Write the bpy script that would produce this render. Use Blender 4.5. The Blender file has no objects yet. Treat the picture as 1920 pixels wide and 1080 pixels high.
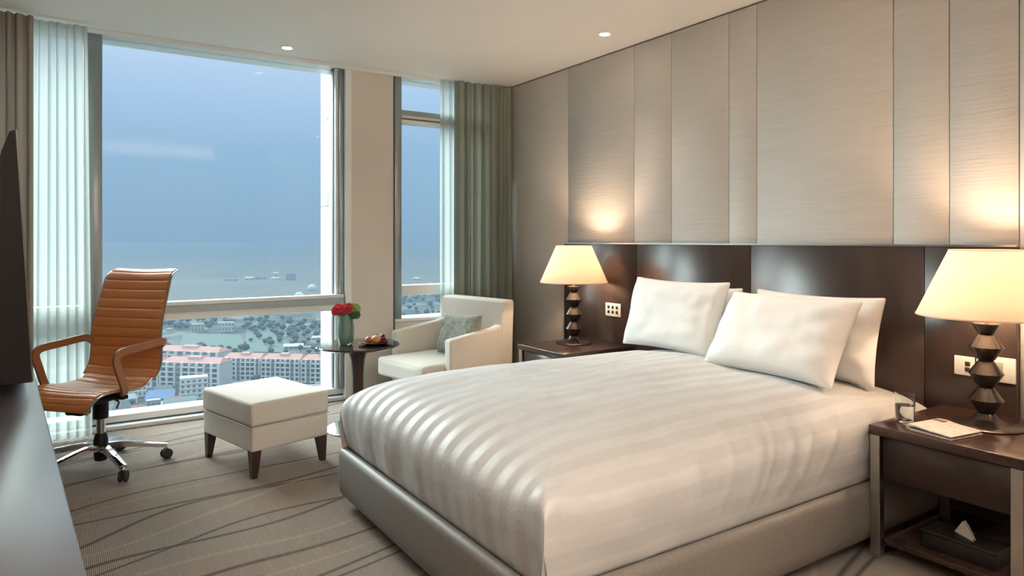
import bpy, bmesh, math, random
from math import sin, cos, pi, radians, sqrt, exp, floor, atan2, hypot
from mathutils import Vector, Matrix, noise

random.seed(7)
S = bpy.context.scene
COL = S.collection

# ------------------------------------------------------------------ camera, world, light, exposure
cd = bpy.data.cameras.new('camera'); cam = bpy.data.objects.new('camera', cd); COL.objects.link(cam)
cam.location = (0, 0, 1.25)
cam.rotation_euler = (radians(90), 0, -radians(33.28))
cd.sensor_width = 36; cd.lens = 1274 / 1920 * 36
cd.shift_y = -(540 - 450.5) / 1920
cd.clip_start = 0.02; cd.clip_end = 20000
S.camera = cam
vs = S.view_settings
vs.view_transform = 'Standard'; vs.look = 'None'; vs.exposure = 1.5; vs.gamma = 1; vs.use_curve_mapping = False
S.cycles.use_denoising = True
S.cycles.max_bounces = 10; S.cycles.diffuse_bounces = 5; S.cycles.glossy_bounces = 4
S.cycles.transmission_bounces = 6; S.cycles.transparent_max_bounces = 12; S.cycles.volume_bounces = 1
S.cycles.sample_clamp_indirect = 6; S.cycles.caustics_reflective = False; S.cycles.caustics_refractive = False

SKY = [(0.0, (.145, .18, .22)), (.5, (.100, .158, .220)), (.56, (.113, .182, .255)), (.60, (.155, .220, .305)), (.64, (.210, .265, .34)),
       (.74, (.90, 1.14, 1.24)), (1.0, (2.3, 2.6, 2.6))]
SKY_GAIN = 1.0
w = bpy.data.worlds.new('overcast_sky'); S.world = w; w.use_nodes = True
wt = w.node_tree; wt.nodes.clear()
tc = wt.nodes.new('ShaderNodeTexCoord'); sp = wt.nodes.new('ShaderNodeSeparateXYZ')
mr = wt.nodes.new('ShaderNodeMapRange'); mr.inputs['From Min'].default_value = -1; mr.inputs['From Max'].default_value = 1
rp = wt.nodes.new('ShaderNodeValToRGB'); bg = wt.nodes.new('ShaderNodeBackground'); wo = wt.nodes.new('ShaderNodeOutputWorld')
wt.links.new(tc.outputs['Generated'], sp.inputs[0]); wt.links.new(sp.outputs['Z'], mr.inputs['Value'])
wt.links.new(mr.outputs[0], rp.inputs[0]); wt.links.new(rp.outputs[0], bg.inputs[0]); wt.links.new(bg.outputs[0], wo.inputs[0])
el = rp.color_ramp.elements
while len(el) < len(SKY): el.new(.5)
for e, (p, c) in zip(el, SKY):
    e.position = p; e.color = (*[v / 3 for v in c], 1)
bg.inputs['Strength'].default_value = 3 * SKY_GAIN

def light(name, kind, loc, energy, color, rot=(0, 0, 0), **kw):
    d = bpy.data.lights.new(name, kind); d.energy = energy; d.color = color
    for k, v in kw.items(): setattr(d, k, v)
    o = bpy.data.objects.new(name, d); o.location = loc; o.rotation_euler = rot; COL.objects.link(o)
    return o
# the sun behind thin cloud: very soft, coming in through the windows
sun = light('cloud_sun', 'SUN', (0, 30, 30), 4.1, (.90, 1.0, .97), (0, 0, 0), angle=radians(50))
sun.rotation_euler = Vector((-.42, 1.0, .52)).normalized().to_track_quat('Z', 'Y').to_euler()
# added fill light, no fixture: bounces off the ceiling from behind the camera
light('fill_uplight', 'AREA', (1.2, -.9, 1.9), 95, (1.0, .87, .74), (radians(180), 0, 0), shape='RECTANGLE', size=2.6, size_y=1.2)
# soft daylight entrance helper: a portal only steers sampling of the real sky
po = light('window_portal', 'AREA', (1.2, 5.45, 1.35), 1, (1, 1, 1), (radians(-90), 0, 0), shape='RECTANGLE', size=4.3, size_y=2.6)
po.data.cycles.is_portal = True
DOWN = [(2.979, 3.42), (1.31, 4.90), (2.78, 1.80), (2.78, 2.66), (2.2, .1), (1.0, .2), (1.0, -1.4), (2.2, -1.4)]
DOWN_W = [.4, .3, 2.6, 2.2, 2.6, .8, 3, 4]
DOWN_A = [80, 90, 56, 56, 130, 130, 150, 150]

# ------------------------------------------------------------------ materials
def mat(name, color, rough=.6, metal=0, spec=.5, **kw):
    m = bpy.data.materials.new(name); m.use_nodes = True
    b = m.node_tree.nodes['Principled BSDF']
    b.inputs['Base Color'].default_value = (*color, 1); b.inputs['Roughness'].default_value = rough
    b.inputs['Metallic'].default_value = metal; b.inputs['Specular IOR Level'].default_value = spec
    for k, v in kw.items(): b.inputs[k].default_value = v
    return m
def N(m, t, **inp):
    n = m.node_tree.nodes.new(t)
    for k, v in inp.items():
        if k in n.inputs: n.inputs[k].default_value = v
        else: setattr(n, k, v)
    return n
def LK(m, a, b): m.node_tree.links.new(a, b)
def coords(m, scale=(1, 1, 1), kind='Object'):
    t = N(m, 'ShaderNodeTexCoord'); mp = N(m, 'ShaderNodeMapping'); mp.inputs['Scale'].default_value = scale
    LK(m, t.outputs[kind], mp.inputs[0]); return mp.outputs[0]
def ramp(m, fac, stops):
    r = N(m, 'ShaderNodeValToRGB'); LK(m, fac, r.inputs[0]); e = r.color_ramp.elements
    while len(e) < len(stops): e.new(.5)
    for x, (p, c) in zip(e, stops): x.position = p; x.color = (*c, 1)
    return r.outputs[0]
def grain(m, c1, c2, scale, nscale=1.0, detail=4, bump=0, dist=.002, kind='Object', lo=.3, hi=.7):
    """colour variation between two colours plus an optional bump"""
    b = m.node_tree.nodes['Principled BSDF']; v = coords(m, scale, kind)
    n = N(m, 'ShaderNodeTexNoise', Scale=nscale, Detail=detail); LK(m, v, n.inputs['Vector'])
    LK(m, ramp(m, n.outputs['Fac'], [(lo, c1), (hi, c2)]), b.inputs['Base Color'])
    if bump:
        bp = N(m, 'ShaderNodeBump', Strength=bump, Distance=dist); LK(m, n.outputs['Fac'], bp.inputs['Height'])
        LK(m, bp.outputs[0], b.inputs['Normal'])
    return m

M = {}
M['paint'] = mat('ceiling_paint', (.86, .85, .82), .9)
M['wall_dark'] = mat('wall_joint', (.20, .17, .14), .9)
M['wallpaper'] = grain(mat('wallpaper', (.55, .50, .44), .75), (.58, .56, .53), (.625, .605, .575), (40, 5, 110), 1, 5, .4, .004)
M['wall_plain'] = mat('wall_plain', (.50, .42, .34), .85)
M['white_metal'] = mat('white_metal', (.78, .82, .82), .35)
M['column'] = mat('column_board', (.66, .63, .58), .7)
M['alu'] = mat('grey_aluminium', (.32, .36, .37), .35, .6)
M['dark_gap'] = mat('dark_gasket', (.05, .06, .065), .6)
M['cladding'] = mat('exterior_cladding', (.60, .63, .63), .6)
M['wood'] = grain(mat('dark_wood', (.06, .03, .02), .30, spec=.5), (.033, .022, .019), (.054, .034, .029), (14, 3, .8), 4, 5)
M['wood_top'] = grain(mat('dark_wood_top', (.06, .03, .02), .2, spec=.6), (.040, .022, .018), (.064, .035, .028), (2, 14, 14), 4, 5)
M['wood_matte'] = mat('dark_wood_inside', (.035, .020, .016), .5)
M['desk'] = mat('desk_lacquer', (.085, .075, .085), .30, spec=1.0)
M['chrome'] = mat('polished_steel', (.72, .72, .74), .12, 1)
M['brushed'] = mat('brushed_steel', (.62, .60, .58), .28, 1)
M['black_plastic'] = mat('black_plastic', (.010, .008, .010), .5, spec=.25)
M['screen'] = mat('black_screen', (.01, .01, .012), .12)
M['leather'] = mat('tan_leather', (.60, .235, .08), .36, spec=.5)
M['leather_arm'] = mat('tan_leather_arm', (.30, .13, .06), .4)
M['bronze'] = mat('lamp_bronze', (.035, .026, .022), .24, .3, .7)
M['leg_wood'] = mat('leg_wood', (.045, .025, .018), .35)
M['plate'] = mat('dark_plate', (.03, .035, .04), .15)
M['switch'] = mat('white_switch', (.75, .76, .72), .35)
M['hole'] = mat('dark_socket', (.03, .03, .03), .5)
M['frame_leather'] = grain(mat('taupe_leather', (.34, .29, .25), .5), (.165, .148, .135), (.20, .18, .163), (1, 1, 1), 90, 2, .15, .001)
M['bezel'] = mat('dark_bezel', (.12, .11, .11), .3, .8)
M['table_top'] = mat('dark_polished_top', (.035, .025, .022), .12, spec=.8)
M['rubber'] = mat('black_rubber', (.02, .02, .02), .7)

def fabric(name, c1, c2, s=260, bump=.35, sheen=.3):
    m = mat(name, c1, .9, spec=.25); m.node_tree.nodes['Principled BSDF'].inputs['Sheen Weight'].default_value = sheen
    return grain(m, c1, c2, (1, 1, 1), s, 3, bump, .002)
M['beige_fab'] = fabric('beige_linen', (.52, .49, .445), (.62, .59, .545))
M['arm_fab'] = fabric('cream_upholstery', (.60, .57, .51), (.68, .65, .59), 200, .2)
M['cushion_fab'] = fabric('grey_green_weave', (.13, .15, .13), (.40, .42, .37), 110, .9)
def curtain_mat(name, c, transl):
    m = mat(name, c, .85, spec=.2); t = m.node_tree; b = t.nodes['Principled BSDF']; o = t.nodes['Material Output']
    tr = N(m, 'ShaderNodeBsdfTranslucent', Color=(*c, 1)); mx = N(m, 'ShaderNodeMixShader', Fac=transl)
    LK(m, b.outputs[0], mx.inputs[1]); LK(m, tr.outputs[0], mx.inputs[2]); LK(m, mx.outputs[0], o.inputs[0])
    return m
M['curtain_green'] = curtain_mat('green_grey_curtain', (.27, .30, .26), .12)
M['curtain_taupe'] = curtain_mat('taupe_curtain', (.30, .26, .22), .12)
def sheer_mat():
    m = curtain_mat('white_sheer', (.52, .57, .55), .5); t = m.node_tree; o = t.nodes['Material Output']
    last = o.inputs[0].links[0].from_socket
    tp = N(m, 'ShaderNodeBsdfTransparent'); mx = N(m, 'ShaderNodeMixShader', Fac=.22)
    LK(m, last, mx.inputs[1]); LK(m, tp.outputs[0], mx.inputs[2]); LK(m, mx.outputs[0], o.inputs[0])
    return m
M['sheer'] = sheer_mat()
def glass_mat(name, tint=(1, 1, 1), refl=1.0, ior=1.45):
    m = bpy.data.materials.new(name); m.use_nodes = True; t = m.node_tree; t.nodes.clear()
    o = N(m, 'ShaderNodeOutputMaterial'); tp = N(m, 'ShaderNodeBsdfTransparent', Color=(*tint, 1))
    g = N(m, 'ShaderNodeBsdfGlossy', Roughness=.02); f = N(m, 'ShaderNodeFresnel', IOR=ior)
    mu = N(m, 'ShaderNodeMath', operation='MULTIPLY'); mu.inputs[1].default_value = refl
    mx = N(m, 'ShaderNodeMixShader'); LK(m, f.outputs[0], mu.inputs[0]); LK(m, mu.outputs[0], mx.inputs[0])
    LK(m, tp.outputs[0], mx.inputs[1]); LK(m, g.outputs[0], mx.inputs[2]); LK(m, mx.outputs[0], o.inputs[0])
    return m
M['glass'] = glass_mat('window_glass', (.97, .99, .99), .14)
M['tumbler'] = mat('tumbler_glass', (.97, .99, .99), .02, **{'Transmission Weight': 1.0, 'IOR': 1.45})
M['water'] = mat('water', (.96, .98, .98), .0, **{'Transmission Weight': 1.0, 'IOR': 1.33})
M['vase'] = mat('green_glass_vase', (.20, .36, .30), .08, spec=.7, **{'Transmission Weight': .35})
M['red'] = mat('red_petals', (.52, .012, .03), .7, **{'Sheen Weight': .4})
M['green_petal'] = mat('green_petals', (.34, .44, .12), .7)
M['green_dark'] = mat('dark_leaves', (.06, .14, .06), .6)
M['paper'] = grain(mat('newsprint', (.6, .5, .45), .8), (.44, .36, .33), (.68, .58, .52), (60, 14, 14), 3, 4, lo=.35, hi=.55)
M['photo'] = mat('printed_picture', (.16, .10, .09), .7)
M['tissue'] = mat('tissue_paper', (.85, .80, .74), .9)
M['tissue_box'] = mat('black_leatherette', (.022, .020, .018), .35)

def shade_mat():
    m = mat('lamp_shade_fabric', (.86, .78, .66), .9); t = m.node_tree; b = t.nodes['Principled BSDF']; o = t.nodes['Material Output']
    tr = N(m, 'ShaderNodeBsdfTranslucent', Color=(.84, .70, .60, 1)); mx = N(m, 'ShaderNodeMixShader', Fac=.5)
    LK(m, b.outputs[0], mx.inputs[1]); LK(m, tr.outputs[0], mx.inputs[2]); LK(m, mx.outputs[0], o.inputs[0]); return m
M['shade'] = shade_mat()
def emit(name, c, s):
    m = bpy.data.materials.new(name); m.use_nodes = True; t = m.node_tree; t.nodes.clear()
    o = N(m, 'ShaderNodeOutputMaterial'); e = N(m, 'ShaderNodeEmission', Color=(*c, 1), Strength=s); LK(m, e.outputs[0], o.inputs[0]); return m
M['bulb'] = emit('downlight_lamp', (1, .84, .62), 14)

def carpet_mat():
    m = mat('carpet', (.25, .2, .17), .95, spec=.15); b = m.node_tree.nodes['Principled BSDF']
    t = N(m, 'ShaderNodeTexCoord'); obj = t.outputs['Object']
    # large tone drift
    n0 = N(m, 'ShaderNodeTexNoise', Scale=.9, Detail=2); LK(m, obj, n0.inputs['Vector'])
    base = ramp(m, n0.outputs['Fac'], [(.3, (.265, .195, .155)), (.5, (.275, .228, .195)), (.7, (.262, .240, .220))])
    # fine rib running at right angles to the lines
    w0 = N(m, 'ShaderNodeTexWave', Scale=48, Distortion=.6, Detail=2); w0.bands_direction = 'X'; LK(m, obj, w0.inputs['Vector'])
    n1 = N(m, 'ShaderNodeTexNoise', Scale=160, Detail=2); LK(m, obj, n1.inputs['Vector'])
    # curved lines: y - slope*x + low frequency wander, folded into bands
    mp = N(m, 'ShaderNodeMapping'); mp.inputs['Rotation'].default_value = (0, 0, radians(-15)); LK(m, obj, mp.inputs[0])
    def lines(scale, off, width, warp):
        mp2 = N(m, 'ShaderNodeMapping'); mp2.inputs['Scale'].default_value = (.55, .9, 1); mp2.inputs['Location'].default_value = (off, off * .7, 0)
        LK(m, mp.outputs[0], mp2.inputs[0])
        nz = N(m, 'ShaderNodeTexNoise', Scale=1.0, Detail=1); LK(m, mp2.outputs[0], nz.inputs['Vector'])
        s = N(m, 'ShaderNodeSeparateXYZ'); LK(m, mp.outputs[0], s.inputs[0])
        a = N(m, 'ShaderNodeMath', operation='MULTIPLY_ADD'); LK(m, nz.outputs['Fac'], a.inputs[0]); a.inputs[1].default_value = warp; LK(m, s.outputs['Y'], a.inputs[2])
        k = N(m, 'ShaderNodeMath', operation='MULTIPLY'); LK(m, a.outputs[0], k.inputs[0]); k.inputs[1].default_value = scale
        f = N(m, 'ShaderNodeMath', operation='PINGPONG'); LK(m, k.outputs[0], f.inputs[0]); f.inputs[1].default_value = 1.0
        g = N(m, 'ShaderNodeMapRange'); g.inputs['From Min'].default_value = 0; g.inputs['From Max'].default_value = width
        g.inputs['To Min'].default_value = 1; g.inputs['To Max'].default_value = 0; LK(m, f.outputs[0], g.inputs['Value'])
        return g.outputs[0]
    l1 = lines(5.6, 0, .09, .75); l2 = lines(3.7, .30, .07, .80); l3 = lines(6.3, 9.7, .10, .95)
    mxm = N(m, 'ShaderNodeMath', operation='MAXIMUM'); LK(m, l1, mxm.inputs[0]); LK(m, l2, mxm.inputs[1])
    c = N(m, 'ShaderNodeMix', data_type='RGBA'); LK(m, mxm.outputs[0], c.inputs[0]); LK(m, base, c.inputs[6]); c.inputs[7].default_value = (.075, .066, .062, 1)
    mu = N(m, 'ShaderNodeMath', operation='MULTIPLY'); LK(m, l3, mu.inputs[0]); mu.inputs[1].default_value = .45
    c2 = N(m, 'ShaderNodeMix', data_type='RGBA'); LK(m, mu.outputs[0], c2.inputs[0]); LK(m, c.outputs[2], c2.inputs[6]); c2.inputs[7].default_value = (.42, .36, .30, 1)
    mulc = N(m, 'ShaderNodeMix', data_type='RGBA', blend_type='MULTIPLY'); mulc.inputs[0].default_value = .65
    LK(m, c2.outputs[2], mulc.inputs[6])
    ad = N(m, 'ShaderNodeMath', operation='ADD'); LK(m, w0.outputs['Fac'], ad.inputs[0]); LK(m, n1.outputs['Fac'], ad.inputs[1])
    rr = ramp(m, ad.outputs[0], [(.35, (.62, .6, .58)), (.95, (1.25, 1.25, 1.25))]); LK(m, rr, mulc.inputs[7])
    LK(m, mulc.outputs[2], b.inputs['Base Color'])
    bp = N(m, 'ShaderNodeBump', Strength=.6, Distance=.004); LK(m, ad.outputs[0], bp.inputs['Height']); LK(m, bp.outputs[0], b.inputs['Normal'])
    return m
M['carpet'] = carpet_mat()

def linen_mat(name, stripe):
    m = mat(name, (.72, .71, .69), .7, spec=.4); b = m.node_tree.nodes['Principled BSDF']; b.inputs['Sheen Weight'].default_value = .15
    n = N(m, 'ShaderNodeTexNoise', Scale=9, Detail=4, Roughness=.5); t = N(m, 'ShaderNodeTexCoord'); LK(m, t.outputs['Object'], n.inputs['Vector'])
    bp = N(m, 'ShaderNodeBump', Strength=.4, Distance=.016); LK(m, n.outputs['Fac'], bp.inputs['Height']); LK(m, bp.outputs[0], b.inputs['Normal'])
    if stripe:
        s = N(m, 'ShaderNodeSeparateXYZ'); LK(m, t.outputs['UV'], s.inputs[0])
        k = N(m, 'ShaderNodeMath', operation='MULTIPLY'); LK(m, s.outputs['Y'], k.inputs[0]); k.inputs[1].default_value = 1 / stripe
        f = N(m, 'ShaderNodeMath', operation='PINGPONG'); LK(m, k.outputs[0], f.inputs[0]); f.inputs[1].default_value = .5
        g = N(m, 'ShaderNodeMapRange', interpolation_type='SMOOTHSTEP'); g.inputs['From Min'].default_value = .17; g.inputs['From Max'].default_value = .33; LK(m, f.outputs[0], g.inputs['Value'])
        # satin bands: smoother yarn, so more gloss; plain bands painted greyer to add sheen contrast
        ro = N(m, 'ShaderNodeMapRange'); ro.inputs['To Min'].default_value = .85; ro.inputs['To Max'].default_value = .50; LK(m, g.outputs[0], ro.inputs['Value']); LK(m, ro.outputs[0], b.inputs['Roughness'])
        sl = N(m, 'ShaderNodeMapRange'); sl.inputs['To Min'].default_value = .2; sl.inputs['To Max'].default_value = .8; LK(m, g.outputs[0], sl.inputs['Value']); LK(m, sl.outputs[0], b.inputs['Specular IOR Level'])
        LK(m, ramp(m, g.outputs[0], [(0, (.475, .48, .485)), (1, (.51, .515, .52))]), b.inputs['Base Color'])
    return m
M['duvet'] = linen_mat('striped_satin_cotton', .097)
M['pillow'] = linen_mat('white_cotton', 0)

# ------------------------------------------------------------------ helpers
def tag(o, label=None, cat=None, group=None, kind=None):
    if label: o['label'] = label
    if cat: o['category'] = cat
    if group: o['group'] = group
    if kind: o['kind'] = kind
    return o
def empty(name, loc=(0, 0, 0), rz=0, label=None, cat=None, group=None):
    o = bpy.data.objects.new(name, None); o.empty_display_size = .1; COL.objects.link(o)
    o.location = loc; o.rotation_euler = (0, 0, rz); return tag(o, label, cat, group)
def link(name, me, m=None, parent=None, smooth=True, mods=()):
    o = bpy.data.objects.new(name, me); COL.objects.link(o)
    if m is not None and not me.materials: me.materials.append(m)
    if parent is not None: o.parent = parent
    if smooth:
        for p in me.polygons: p.use_smooth = True
    return o
def finish(bm, name, m, parent=None, smooth=True, ang=35):
    bmesh.ops.recalc_face_normals(bm, faces=bm.faces)
    if smooth:
        for e in bm.edges:
            if len(e.link_faces) == 2 and e.calc_face_angle(0) > radians(ang): e.smooth = False
    me = bpy.data.meshes.new(name); bm.to_mesh(me); bm.free()
    return link(name, me, m, parent, smooth)
def addbox(bm, c0, c1, bev=0, seg=2, xf=None):
    x0, y0, z0 = c0; x1, y1, z1 = c1
    vs_ = [bm.verts.new((x, y, z)) for x in (x0, x1) for y in (y0, y1) for z in (z0, z1)]
    F = [(0, 1, 3, 2), (4, 6, 7, 5), (0, 4, 5, 1), (2, 3, 7, 6), (0, 2, 6, 4), (1, 5, 7, 3)]
    fs = [bm.faces.new([vs_[i] for i in f]) for f in F]
    if bev:
        ed = list({e for f in fs for e in f.edges})
        r = bmesh.ops.bevel(bm, geom=ed, offset=bev, segments=seg, affect='EDGES', profile=.5)
        if xf is not None:
            vv = {v for f in r['faces'] for v in f.verts} | {v for v in vs_ if v.is_valid}
            bmesh.ops.transform(bm, matrix=xf, verts=list(vv))
    elif xf is not None:
        bmesh.ops.transform(bm, matrix=xf, verts=vs_)
def box(name, c0, c1, m, parent=None, bev=0, seg=2, smooth=None):
    bm = bmesh.new(); addbox(bm, c0, c1, bev, seg)
    return finish(bm, name, m, parent, bool(bev) if smooth is None else smooth, 50)
def struct(name, c0, c1, m, **k): return tag(box(name, c0, c1, m, **k), kind='structure')
def lathe(bm, prof, n=32, c=(0, 0, 0), caps=True):
    rings = []
    for r, z in prof:
        rings.append([bm.verts.new((c[0] + r * cos(2 * pi * i / n), c[1] + r * sin(2 * pi * i / n), c[2] + z)) for i in range(n)])
    for a, b in zip(rings, rings[1:]):
        for i in range(n):
            bm.faces.new((a[i], a[(i + 1) % n], b[(i + 1) % n], b[i]))
    if caps:
        for R in (rings[0], rings[-1]):
            try: bm.faces.new(R)
            except ValueError: pass
def lathe_obj(name, prof, m, parent=None, n=32, c=(0, 0, 0), caps=True, ang=35):
    bm = bmesh.new(); lathe(bm, prof, n, c, caps); return finish(bm, name, m, parent, True, ang)
def sweep(bm, pts, sec, up=Vector((0, 0, 1)), caps=True):
    """sweep a closed section (list of (side, up)) or radius list along points"""
    P = [Vector(p) for p in pts]; rings = []
    for i, p in enumerate(P):
        t = (P[min(i + 1, len(P) - 1)] - P[max(i - 1, 0)]).normalized()
        s = t.cross(up)
        if s.length < 1e-4: s = t.cross(Vector((1, 0, 0)))
        s.normalize(); u = s.cross(t)
        se = sec(i / (len(P) - 1)) if callable(sec) else sec
        rings.append([bm.verts.new(p + s * a + u * b) for a, b in se])
    n = len(rings[0])
    for a, b in zip(rings, rings[1:]):
        for i in range(n): bm.faces.new((a[i], a[(i + 1) % n], b[(i + 1) % n], b[i]))
    if caps:
        bm.faces.new(rings[0]); bm.faces.new(list(reversed(rings[-1])))
def circ(r, n=10): return [(r * cos(2 * pi * i / n), r * sin(2 * pi * i / n)) for i in range(n)]
def rectsec(a, b): return [(-a, -b), (a, -b), (a, b), (-a, b)]
def spline(P, n):
    """catmull-rom through P (tuples), n samples per span"""
    out = []; P = [Vector(p) for p in P]
    for i in range(len(P) - 1):
        p0 = P[i - 1] if i else P[0] * 2 - P[1]; p1, p2 = P[i], P[i + 1]; p3 = P[i + 2] if i + 2 < len(P) else P[-1] * 2 - P[-2]
        for k in range(n):
            t = k / n
            out.append(.5 * ((2 * p1) + (p2 - p0) * t + (2 * p0 - 5 * p1 + 4 * p2 - p3) * t * t + (3 * p1 - p0 - 3 * p2 + p3) * t ** 3))
    out.append(P[-1]); return out
def tube(name, pts, r, m, parent=None, n=10, up=Vector((0, 0, 1))):
    bm = bmesh.new(); sweep(bm, pts, circ(r, n), up); return finish(bm, name, m, parent)
def copy_tree(o, parent=None):
    c = o.copy(); COL.objects.link(c); c.parent = parent
    for ch in list(o.children): copy_tree(ch, c)
    return c

YW = 5.16; XW = 3.33; HC = 2.617

# ------------------------------------------------------------------ room shell
bm = bmesh.new(); addbox(bm, (-1.25, -3.0, -.15), (XW + .1, YW + .02, 0)); tag(finish(bm, 'floor', M['carpet'], None, False), kind='structure')
struct('ceiling', (-1.25, -3.0, HC), (XW + .1, YW - .03, HC + .12), M['paint'])
struct('trim_1', (-1.1, YW - .026, HC - .030), (XW - .004, YW + .0, HC + .12), M['white_metal'])
struct('wall_left', (-1.25, -3.0, 0), (-1.12, YW + .25, HC), M['wall_plain'])
struct('wall_back', (-1.12, -3.12, 0), (XW + .1, -3.0, HC), M['wall_plain'])
wr = struct('wall_right', (XW, -3.0, 0), (XW + .12, YW + .25, HC), M['wall_dark'])
seams = [-3.0, -1.4, -.2, .55, 1.205, 1.473, 1.72, 2.49, 2.685, 3.147, 3.497, 4.243, YW]
for a, b in zip(seams, seams[1:]):
    box('wall_panel', (XW - .016, a + .0022, .09), (XW, b - .0022, HC - .011), M['wallpaper'], wr, .0015, 1)
box('skirting', (XW - .022, -3, 0), (XW, YW, .085), M['wood_matte'], wr)

# exterior lintel, floor slab edge and the solid column between the windows
struct('trim_2', (-1.12, YW + .005, HC - .01), (XW, YW + .33, HC + .12), M['white_metal'])
col = struct('wall_window', (1.872, YW, 0), (2.235, YW + .34, HC), M['column'])
box('corner_bead', (1.828, YW - .004, 0), (1.876, YW + .30, HC), M['white_metal'], col)
box('edge_trim', (2.231, YW - .006, 0), (2.241, YW + .004, HC), M['dark_gap'], col)

# window 1 (large) and window 2 (narrow)
GY = YW + .16
w1 = tag(empty('window_1', (0, 0, 0)), kind='structure')
box('sill_step', (-1.11, YW, 0), (1.858, YW + .07, .030), M['white_metal'], w1, .004, 1)
box('bottom_rail', (-1.11, YW + .07, 0), (1.858, YW + .24, .082), M['white_metal'], w1, .004, 1)
box('rail_groove', (-1.11, YW + .066, .030), (1.858, YW + .07, .038), M['dark_gap'], w1)
box('mullion', (.118, YW, .082), (.198, YW + .22, HC - .01), M['alu'], w1, .004, 1)
box('mullion_fin', (.094, YW + .02, .082), (.118, YW + .14, HC - .01), M['white_metal'], w1, .003, 1)
box('transom', (-1.11, YW + .03, .700), (1.80, YW + .15, .815), M['white_metal'], w1, .006, 2)
box('transom_rail', (-1.11, YW + .005, .800), (1.82, YW + .09, .828), M['white_metal'], w1, .004, 1)
box('transom_band', (-1.11, YW + .012, .752), (1.82, YW + .03, .798), M['alu'], w1)
box('jamb', (1.795, YW + .03, .082), (1.828, YW + .24, HC - .01), M['alu'], w1, .004, 1)
box('jamb_face', (1.770, YW + .06, .082), (1.795, YW + .22, HC - .01), M['white_metal'], w1, .003, 1)
box('jamb_gasket', (1.763, YW + .10, .082), (1.770, YW + .14, HC - .01), M['dark_gap'], w1)
box('pane', (.198, GY, .826), (1.765, GY + .012, HC - .01), M['glass'], w1)
box('pane', (.198, GY, .082), (1.765, GY + .012, .700), M['glass'], w1)
box('pane', (-1.11, GY, .082), (.094, GY + .012, .700), M['glass'], w1)
box('pane', (-1.11, GY, .826), (.094, GY + .012, HC - .01), M['glass'], w1)
w2 = tag(empty('window_2', (0, 0, 0)), kind='structure')
box('jamb', (2.241, YW, .605), (2.305, YW + .24, HC - .01), M['alu'], w2, .004, 1)
box('corner_pier', (3.06, YW - .004, 0), (XW, YW + .30, HC), M['column'], w2)
box('jamb', (3.03, YW, .605), (3.06, YW + .24, HC - .01), M['alu'], w2, .004, 1)
box('bottom_rail', (2.241, YW, 0), (3.06, YW + .24, .58), M['column'], w2, .004, 1)
box('sill_cap', (2.241, YW - .012, .58), (3.06, YW + .24, .605), M['white_metal'], w2, .004, 1)
box('transom', (2.305, YW + .04, 2.225), (3.03, YW + .16, 2.325), M['white_metal'], w2, .006, 2)
box('transom_groove', (2.305, YW + .034, 2.252), (3.03, YW + .04, 2.262), M['dark_gap'], w2)
box('transom_rail', (2.305, YW + .02, 2.29), (3.03, YW + .04, 2.325), M['alu'], w2)
box('transom', (2.305, YW + .04, .79), (3.03, YW + .16, .875), M['white_metal'], w2, .006, 2)
box('pane', (2.305, GY, .605), (3.03, GY + .012, .79), M['glass'], w2)
box('pane', (2.305, GY, .875), (3.03, GY + .012, 2.225), M['glass'], w2)
box('pane', (2.305, GY, 2.325), (3.03, GY + .012, HC - .01), M['glass'], w2)
# white clad fin of the facade standing outside the big window
fin = tag(empty('facade_fin', (1.845, YW + .34, 0), 0, 'white clad facade fin with thin horizontal joints outside the large window', 'facade fin'))
for z0, z1 in ((-1.2, -.006), (0, .735), (.741, 1.535), (1.541, 2.268), (2.274, 3.4)):
    box('cladding_panel', (0, 0, z0), (.30, .33, z1), M['cladding'], fin, .002, 1)
# building slab edges outside
struct('trim_3', (-1.4, YW + .02, -1.2), (XW + .3, YW + .34, -.002), M['cladding'])

# ------------------------------------------------------------------ haze and town
GZ = -75.0
def hill_mat(name, stops, sc):
    m = mat(name, (.2, .2, .2), .95, spec=.1); b = m.node_tree.nodes['Principled BSDF']
    v = coords(m, (1, 1, 1)); n = N(m, 'ShaderNodeTexNoise', Scale=sc, Detail=6, Roughness=.6); LK(m, v, n.inputs['Vector'])
    LK(m, ramp(m, n.outputs['Fac'], stops), b.inputs['Base Color']); return m
M['ground'] = hill_mat('town_ground', [(.36, (.016, .025, .024)), (.47, (.032, .042, .038)), (.53, (.06, .064, .06)), (.66, (.11, .11, .105))], .035)
M['field'] = mat('grass_field', (.035, .065, .050), .95)
M['plain'] = hill_mat('airfield_ground', [(.35, (.06, .066, .056)), (.5, (.085, .084, .074)), (.65, (.105, .10, .09))], .004)
M['road'] = mat('asphalt', (.16, .16, .17), .9)
bm = bmesh.new(); addbox(bm, (-1500, 20, GZ - 2), (2600, 900, GZ)); tag(finish(bm, 'ground', M['ground'], None, False), kind='structure')
bm = bmesh.new(); addbox(bm, (-40000, 900, GZ - 2), (60000, 60000, GZ)); tag(finish(bm, 'plain', M['plain'], None, False), kind='structure')

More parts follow.
